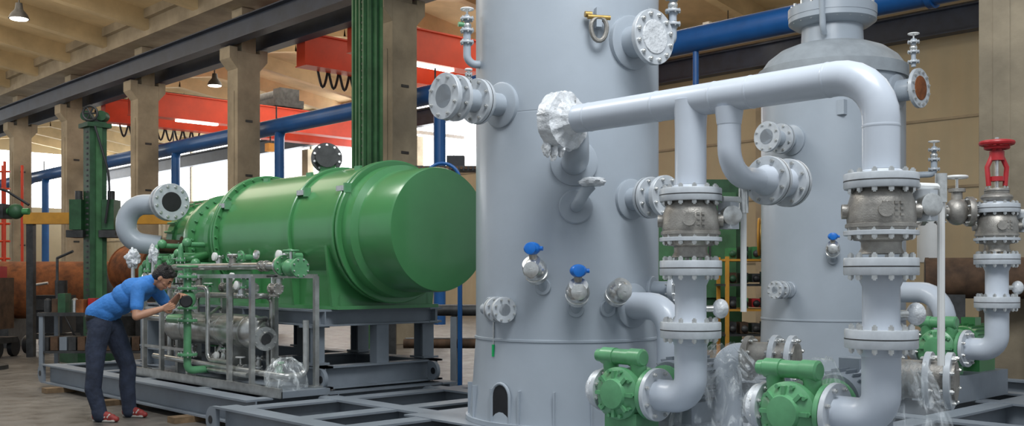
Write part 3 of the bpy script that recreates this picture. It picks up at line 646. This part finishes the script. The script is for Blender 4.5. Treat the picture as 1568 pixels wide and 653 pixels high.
def shell(name, a, c, r, m, hole=True, feet=True):
    b = MB(name); a = V(a); c = V(c); d = (c-a).normalized(); b.cyl(a, c, r, m, seg=48)
    for e, s_ in ((a, -1), (c, 1)):
        b.lathe(e, d*s_, [(0, r*1.02), (.04, r*1.02)], m, 48)
        if hole: b.lathe(e+d*s_*.041, d*s_, [(0, r*.93), (.004, r*.92)], DARK, 48)
    if feet:
        s2_ = d.cross(V((0, 0, 1)))
        for t_ in (.2, .8):
            m_ = a.lerp(c, t_); R_ = Matrix((d, s2_, V((0, 0, 1)))).transposed(); h = m_.z-r*.8; b.box((m_.x, m_.y, h/2), (.2, r*1.6, h), DARK, R_)
    return b.done()
shell('rusty_steel_shell', W(-10.6, 20.6, 1.15), W(-8.2, 20.8, 1.15), .58, RUST)
shell('rusty_steel_shell', W(-7.6, 20.4, 1.55), W(-6.7, 19.6, 1.55), .50, RUST)
shell('dark_steel_shell', W(4.95, 12.1, 1.40), W(6.3, 11.6, 1.40), .24, RUSTD)
b = MB('welding_power_cart'); p = W(-8.65, 19.2)
b.box(p+V((0, 0, .72)), (.6, .6, .7), BLACK, R); b.box(p+V((0, 0, .3)), (.72, .7, .08), DARK, R); b.pipe([p+W(-.33, .0, .3), p+W(-.43, 0, 1.25), p+W(-.1, 0, 1.3)], .025, STEEL, .1)
b.box(p+W(0, -.31, .9), (.4, .02, .2), DARK, R); b.cyl(p+W(.15, 0, 1.0), p+W(.15, 0, 1.35), .11, DARK)
for s_ in (-.3, .3):
    b.lathe(p+W(s_, -.38, .17), WD(1, 0), [(-.04, .16), (-.03, .17), (.03, .17), (.04, .16)], BLACK); b.lathe(p+W(s_, -.38, .17), WD(1, 0), [(-.045, .07), (.045, .07)], STEEL)
    b.lathe(p+W(s_, .3, .17), WD(1, 0), [(-.04, .17), (.04, .17)], BLACK)
b.pipe([p+W(.25, -.2, .8), p+W(.5, -.4, .5), p+W(.6, -.2, .05), p+W(.2, -.6, .03)], .02, BLACK, .2, 8)
b.done()
b = MB('welding_power_cart'); p = W(-9.15, 17.9)
b.box(p+V((0, 0, .95)), (.5, .6, .9), RUSTD, R); b.box(p+V((0, 0, .3)), (.6, .7, .1), DARK, R); b.box(p+V((0, 0, 1.5)), (.35, .4, .2), REDV, R)
for s_ in (-.24, .24): b.lathe(p+W(s_, -.3, .17), WD(1, 0), [(-.04, .17), (.04, .17)], BLACK); b.lathe(p+W(s_, .3, .17), WD(1, 0), [(-.04, .17), (.04, .17)], BLACK)
b.done()
b = MB('workbench')
for a_ in (-.75, .75):
    for d_ in (-.25, .25): b.box(W(-6.2+a_, 15.3+d_, .42), (.06, .06, .84), SKID, R)
b.box(W(-6.2, 15.3, .86), (1.6, .6, .05), DARK, R); b.box(W(-6.2, 15.3, .3), (1.5, .55, .03), DARK, R)
rnd = random.Random(11)
for k in range(12):
    x = -6.95+k*.135; h_ = .08+.22*rnd.random(); m_ = (DARK, RUSTD, DGREEN, STEEL, RUST, REDV)[k % 6]
    if k % 3: b.box(W(x, 15.2+.1*(k % 2), .885+h_/2), (.11, .2, h_), m_, R)
    else: b.lathe(W(x, 15.25, .885), (0, 0, 1), [(0, .05), (h_, .05), (h_+.03, .02)], m_)
    b.box(W(x, 15.3, .42), (.11, .3, .2), (DARK, RUSTD, SKID)[k % 3], R)
b.cyl(W(-6.9, 15.45, .86), W(-6.9, 15.45, 1.7), .02, DARK); b.cyl(W(-6.9, 15.45, 1.7), W(-6.6, 15.3, 1.8), .02, DARK)
b.done()
b = MB('orange_scaffold')
for k in range(4):
    for j in range(2): b.cyl(W(-15.6+k*.55, 28+j*1.0, 0), W(-15.6+k*.55, 28+j*1.0, 4.6), .04, RED, seg=8)
for z in range(1, 10): b.cyl(W(-15.8, 28, z*.48), W(-13.8, 28, z*.48), .03, RED, seg=8)
b.done()
b = MB('storage_rack')
for k in range(3):
    for j in range(2): b.box(W(3.0+k*.75, 14.2+j*.6, .85), (.05, .05, 1.7), YEL, R)
rnd = random.Random(5)
for z in (.25, .6, .95, 1.3, 1.65):
    b.box(W(3.75, 14.5, z), (1.6, .62, .03), YEL if z in (.25, .95, 1.65) else DARK, R)
    for k in range(9):
        x = 3.08+k*.165; b.box(W(x, 14.35, z+.1), (.11, .25, .12+.06*rnd.random()), rnd.choice((DARK, DARK, BLACK, RUSTD, GREEN, REDV)), R); b.ball(W(x, 14.2, z+.09), .05, rnd.choice((DARK, DGREEN, BLACK)))
b.done()
b = MB('green_cabinet'); b.box(W(2.75, 15.8, 1.6), (1.5, .6, 2.6), DGREEN, R); b.box(W(2.75, 15.47, 1.9), (1.3, .05, 1.6), TGREEN, R)
for s_ in (-.6, .6): b.box(W(2.75+s_, 15.8, .15), (.1, .5, .3), DARK, R)
b.box(W(3.0, 15.44, 1.9), (.03, .04, .5), DARK, R); b.done()
b = MB('hose_reel'); q = W(3.3, 13.6, 1.95)
for k in range(5): b.wheel(q+WD(1, 0)*(k*.03), WD(1, -.3), .24-.01*k, (YEL, BRASS)[k % 2], .016)
b.cyl(q+WD(1, 0)*.06, V((q.x, q.y, 0))+WD(1, 0)*.06, .03, DARK); b.done()
b = MB('white_filter_housing'); q = W(5.3, 12.9, 0)
b.lathe(q, (0, 0, 1), [(0, .14), (.05, .14), (.05, .05), (1.6, .05), (1.6, .16), (2.15, .16), (2.17, .19), (2.23, .19), (2.25, .1)], WHITE, 28); b.cyl(q+V((0, 0, 2.2)), q+V((0, 0, 2.35)), .03, STEEL); b.lathe(q+V((0, 0, 2.42)), WD(0, -1), [(-.02, .07), (.02, .07)], WHITE); b.done()
b = MB('blue_air_hose'); b.tube([V((-9.9, 8.1, 2.62))+W(.22*math.cos(a), 0, .22*math.sin(a)) for a in [math.pi*k/14 for k in range(15)]], .022, BLUE, 8)
b.cyl(V((-9.9, 8.1, 2.62))+W(.22, 0), V((-9.9, 8.1, 0))+W(.22, 0), .03, BLUE); b.cyl(V((-9.9, 8.1, 2.62))+W(-.22, 0), V((-9.9, 8.1, 0))+W(-.22, 0), .03, BLUE); b.done()
b = MB('dark_conveyor_beam'); b.box(W(-1.0, 14.5, 2.95), (1.5, .3, .07), DARK, R)
for k in range(22): b.lathe(W(-1.7+k*.066, 14.32, 2.95), WD(0, -1), [(0, .022), (.03, .022)], RUSTD, 8)
for s_ in (-.7, .7): b.box(W(-1.0+s_, 14.5, 1.47), (.1, .1, 2.94), DARK, R)
b.box(W(-.8, 14.5, 3.06), (.25, .2, .15), BLACK, R); b.done()
b = MB('pipe_storage_stand')
for k in range(4): b.box(W(-1.2+k*.45, 13.3, .45), (.08, .5, .9), SKID, R)
for k in range(3): b.cyl(W(-1.4, 13.15+.14*k, .98), W(.4, 13.15+.14*k, .98), .07, (DARK, SKID, RUSTD)[k])
for k in range(3): b.cyl(W(-1.4, 13.15+.14*k, .55), W(.4, 13.15+.14*k, .55), .06, (RUSTD, DARK, SKID)[k])
b.done()

# ============================================================ WORKER
SKIN = mat('skin', (.46, .235, .145), .5, var=.08, scale=20)
SHIRT = mat('blue_polo', (.045, .21, .58), .8, var=.15, scale=6, bump=.5, bscale=18)
JEANS = mat('dark_jeans', (.022, .030, .055), .85, var=.35, scale=10, bump=.5, bscale=16)
HAIR = mat('black_hair', (.012, .009, .008), .45, var=.4, scale=60, bump=.8, bscale=90)
SHOE = mat('red_trainer', (.26, .03, .025), .6, var=.2, scale=20)
SOLE = mat('white_sole', (.42, .39, .35), .6)
BELT = mat('black_belt', (.01, .01, .01), .4)
EYE = mat('eye_dark', (.02, .015, .01), .2)
LIP = mat('lips', (.38, .13, .10), .5)
prims = []
def cap(a, c, r0, r1, m, fl=None): prims.append(('c', V(a), V(c), r0, r1, m))
def ell(c, r, m, rot=None): prims.append(('e', V(c), V(r), (rot or Matrix.Identity(3)), None, m))
def limb(pts, rs, m):
    for k in range(len(pts)-1): cap(pts[k], pts[k+1], rs[k], rs[k+1], m)
limb([(-.08, .02, .93), (-.11, -.02, .72), (-.10, -.07, .50), (-.11, -.09, .32), (-.045, -.09, .10)], [.112, .100, .080, .078, .068], JEANS)
limb([(-.04, .18, .93), (.03, .23, .72), (.10, .26, .50), (.09, .26, .32), (.115, .25, .10)], [.112, .100, .080, .078, .068], JEANS)
cap((-.05, -.09, .10), (-.035, -.09, .058), .072, .070, JEANS); cap((.115, .25, .10), (.125, .25, .058), .072, .070, JEANS)
cap((-.10, .04, .93), (-.06, .17, .93), .118, .118, JEANS)
ell((-.105, .10, .965), (.138, .178, .12), JEANS)
for (x, y, ang) in ((-.03, -.09, -12), (.13, .25, -16)):
    a = math.radians(ang); f = V((math.cos(a), math.sin(a), 0)); s_ = V((-f.y, f.x, 0)); o = V((x, y, 0))
    cap(o-f*.05+V((0, 0, .055)), o+f*.12+V((0, 0, .045)), .045, .036, SHOE); cap(o+f*.0+V((0, 0, .075)), o+f*.08+V((0, 0, .06)), .042, .036, SHOE)
    for sg in (-1, 1): cap(o-f*.065+s_*sg*.022+V((0, 0, .014)), o+f*.15+s_*sg*.024+V((0, 0, .014)), .014, .013, SOLE)
    cap(o+f*.10+V((0, 0, .035)), o+f*.165+V((0, 0, .032)), .036, .028, SHOE)
    for k in range(3): cap(o+f*(.03+.03*k)-s_*.034+V((0, 0, .05)), o+f*(.045+.03*k)-s_*.02+V((0, 0, .08)), .008, .006, SOLE)
tf = V((.80, .06, .60)).normalized()
cap((-.135, .03, 1.02), (-.135, .17, 1.02), .098, .098, BELT)
for s_, sd, rr in ((.08, .07, .115), (.20, .075, .12), (.32, .085, .13), (.42, .095, .125)):
    c = V((-.10, .10, 1.03))+tf*s_
    cap(c-V((0, sd, 0)), c+V((0, sd, 0)), rr, rr, SHIRT)
sh = V((.33, .11, 1.33))
cap(sh-V((.01, .13, .03)), sh+V((.02, .14, -.01)), .078, .078, SHIRT)
cap(V((.20, .10, 1.29)), sh+V((.02, 0, .02)), .10, .08, SHIRT)
cap((-.13, .03, 1.06), (.02, .03, 1.14), .10, .115, SHIRT); cap((-.13, .17, 1.06), (.02, .17, 1.14), .10, .115, SHIRT)
for k in range(6): cap((-.14+.07*k, -.03-.005*k, .98+.055*k), (-.09+.07*k, -.045, 1.10+.03*k), .030, .024, SHIRT)
cap((.34, .11, 1.36), (.41, .11, 1.385), .062, .058, SHIRT)
cap((.36, .11, 1.36), (.45, .11, 1.39), .055, .052, SKIN)
hf = V((.70, .10, -.70)).normalized(); hu = V((.71, .0, .70)); hu = (hu-hf*hu.dot(hf)).normalized(); hs = hu.cross(hf).normalized()
H = V((.50, .12, 1.405)); RH = Matrix((hf, hs, hu)).transposed()
def h(x, y, z): return H+hf*x+hs*y+hu*z
ell(H+hu*.02, (.093, .074, .098), SKIN, RH)
ell(h(.03, 0, -.045), (.062, .054, .068), SKIN, RH); ell(h(.058, 0, -.088), (.028, .03, .024), SKIN, RH)
cap(h(.088, 0, .012), h(.108, 0, -.022), .010, .014, SKIN)
for s_ in (-1, 1):
    cap(h(.106, s_*.010, -.026), h(.100, s_*.012, -.026), .008, .008, SKIN)
    ell(h(-.005, s_*.076, -.008), (.018, .010, .030), SKIN, RH); cap(h(.083, s_*.016, .030), h(.076, s_*.044, .030), .008, .006, HAIR)
    ell(h(.080, s_*.031, .010), (.011, .013, .008), EYE, RH)
    cap(h(.05, s_*.045, -.02), h(.07, s_*.03, -.03), .018, .014, SKIN)
cap(h(.090, -.018, -.054), h(.090, .018, -.054), .008, .008, LIP)
ell(h(-.018, 0, .045), (.098, .084, .090), HAIR, RH); ell(h(-.045, 0, .0), (.068, .078, .085), HAIR, RH); cap(h(.055, -.035, .09), h(.055, .035, .09), .028, .028, HAIR)
for k in range(14):
    a = k*.9; cap(h(-.02+.06*math.cos(a), .055*math.sin(a), .095), h(-.02+.075*math.cos(a), .07*math.sin(a), .118-.01*(k % 3)), .022, .012, HAIR)
def arm(S, E, Wr, tip, pn, sgn):
    S, E, Wr, tip = V(S), V(E), V(Wr), V(tip)
    limb([S, S.lerp(E, .62)], [.068, .064], SHIRT); limb([S.lerp(E, .5), E, E.lerp(Wr, .35), Wr], [.046, .040, .041, .027], SKIN)
    d = (tip-Wr).normalized(); n = V(pn); n = (n-d*n.dot(d)).normalized(); s_ = n.cross(d).normalized()*sgn
    kn = []
    for k, (off, L) in enumerate(((.030, .078), (.010, .082), (-.010, .078), (-.029, .070))):
        q = Wr+d*L+s_*off; cap(Wr+d*.015+s_*off*.45, q, .016, .0125, SKIN); kn.append(q)
    Ls = (.040, .045, .042, .033)
    for k, q in enumerate(kn):
        a = .35+.08*k; p0 = q; r = .0105-.0006*k
        for j in range(3):
            dd = d*math.cos(a)+n*math.sin(a); p1_ = p0+dd*Ls[k]*(1, .72, .55)[j]; cap(p0, p1_, r, r*.92, SKIN); p0 = p1_; a += .65; r *= .94
    p0 = Wr+d*.025+s_*.024
    for dd, L, r in ((d*.55+s_*.7+n*.35, .042, .0145), (d*.8+s_*.25+n*.55, .034, .012), (d*.75-s_*.15+n*.65, .026, .010)):
        p1_ = p0+dd.normalized()*L; cap(p0, p1_, r, r*.9, SKIN); p0 = p1_
arm((.31, -.05, 1.29), (.33, -.14, 1.03), (.535, -.02, 1.10), (.68, .06, 1.145), (.25, .9, .25), 1)
arm((.35, .27, 1.31), (.48, .37, 1.10), (.62, .23, 1.225), (.73, .13, 1.25), (.2, -.5, -.8), -1)
mb = MB('worker_tmp')
for p in prims:
    if p[0] == 'c':
        a, c, r0, r1 = p[1], p[2], p[3], p[4]; L = (c-a).length; pr = []
        for k in range(7): t_ = math.pi/2*k/6; pr.append((-r0*math.cos(t_), max(.001, r0*math.sin(t_))))
        for k in range(7): t_ = math.pi/2*k/6; pr.append((L+r1*math.sin(t_), max(.001, r1*math.cos(t_))))
        mb.lathe(a, (c-a) if L > 1e-6 else V((0, 0, 1)), pr, SKIN, 20)
    else: mb.ball(p[1], p[2], SKIN, p[3], 20, 14)
tmp = mb.done()
rm = tmp.modifiers.new('r', 'REMESH'); rm.mode = 'VOXEL'; rm.voxel_size = .005
sm = tmp.modifiers.new('s', 'SMOOTH'); sm.iterations = 3; sm.factor = .5
dg = bpy.context.evaluated_depsgraph_get(); dg.update()
me = bpy.data.meshes.new_from_object(tmp.evaluated_get(dg)); me.name = 'worker'
bpy.data.objects.remove(tmp)
n = len(me.polygons); cs = np.zeros(n*3); me.polygons.foreach_get('center', cs); cs = cs.reshape(-1, 3)
mats_ = []; best = np.full(n, 1e9); idx = np.zeros(n, dtype=np.int32)
for p in prims:
    m = p[5]
    if m not in mats_: mats_.append(m)
    if p[0] == 'c':
        a = np.array(p[1]); c = np.array(p[2]); ab = c-a; l2 = max(1e-9, ab@ab); t_ = np.clip(((cs-a)@ab)/l2, 0, 1)
        dd = np.linalg.norm(cs-(a+t_[:, None]*ab), axis=1)-(p[3]+(p[4]-p[3])*t_)
    else:
        q = (cs-np.array(p[1]))@np.array(p[3]); r = np.array(p[2]); dd = (np.linalg.norm(q/r, axis=1)-1)*r.min()
    w = dd < best; best[w] = dd[w]; idx[w] = mats_.index(m)
me.materials.clear()
for m in mats_: me.materials.append(m)
me.polygons.foreach_set('material_index', idx); me.polygons.foreach_set('use_smooth', np.ones(n, dtype=bool))
wk = bpy.data.objects.new('worker', me); bpy.context.collection.objects.link(wk)
wk.location = W(-3.968, 10.0, 0); wk.rotation_euler = (0, 0, TH)

# ============================================================ LIGHT
w = bpy.data.worlds.new('World'); bpy.context.scene.world = w; w.use_nodes = True
bg = w.node_tree.nodes['Background']; bg.inputs['Color'].default_value = (.82, .91, 1.0, 1); bg.inputs['Strength'].default_value = .56
def area(name, loc, tgt, sx, sy, e, col):
    l = bpy.data.lights.new(name, 'AREA'); l.shape = 'RECTANGLE'; l.size = sx; l.size_y = sy; l.energy = e; l.color = col
    o = bpy.data.objects.new(name, l); bpy.context.collection.objects.link(o); o.location = loc
    o.rotation_euler = (V(tgt)-V(loc)).to_track_quat('-Z', 'Y').to_euler(); return o
area('skylight_near', (-1.0, 3.0, 8.5), (-4.5, 6.5, 1.2), 4, 3, 640, (.95, .98, 1))
area('skylight_tank', (-11, 2.5, 9.0), (-10, 6, 1), 5, 2, 380, (1, .98, .93))
area('fill_far', (-28, 19, 8.7), (-28, 18, 0), 30, 4, 850, (1, .92, .78))  # warm fill added to brighten the far bay, no roof opening above
area('fill_left', (-30, 7, 8.9), (-30, 8, 0), 24, 4, 620, (1, .9, .75))  # added downward fill for the left of the near bay, under closed roof
area('fill_right', (-6, 18, 8.6), (-6, 18, 0), 10, 4, 270, (1, .9, .74))  # added fill brightening the right end of the far bay, no real source
area('ceiling_fill_left_bay', (-32, 5, 4.5), (-32, 6, 12), 26, 4, 520, (1, .88, .7))  # added upward fill that brightens the near-bay ceiling, no fixture there
area('ceiling_fill_far_bay', (-24, 19, 4.5), (-24, 19, 12), 30, 3, 380, (1, .88, .7))  # invisible emitter added below the far-bay ceiling to lighten it

cam = bpy.data.cameras.new('Camera'); co = bpy.data.objects.new('Camera', cam); bpy.context.collection.objects.link(co)
cam.sensor_width = 36; cam.lens = 35.8; cam.shift_y = .0628; cam.clip_end = 200
co.location = (0, 0, 1.41); co.rotation_euler = (math.pi/2, 0, TH)
bpy.context.scene.camera = co
bpy.context.scene.view_settings.view_transform = 'Standard'
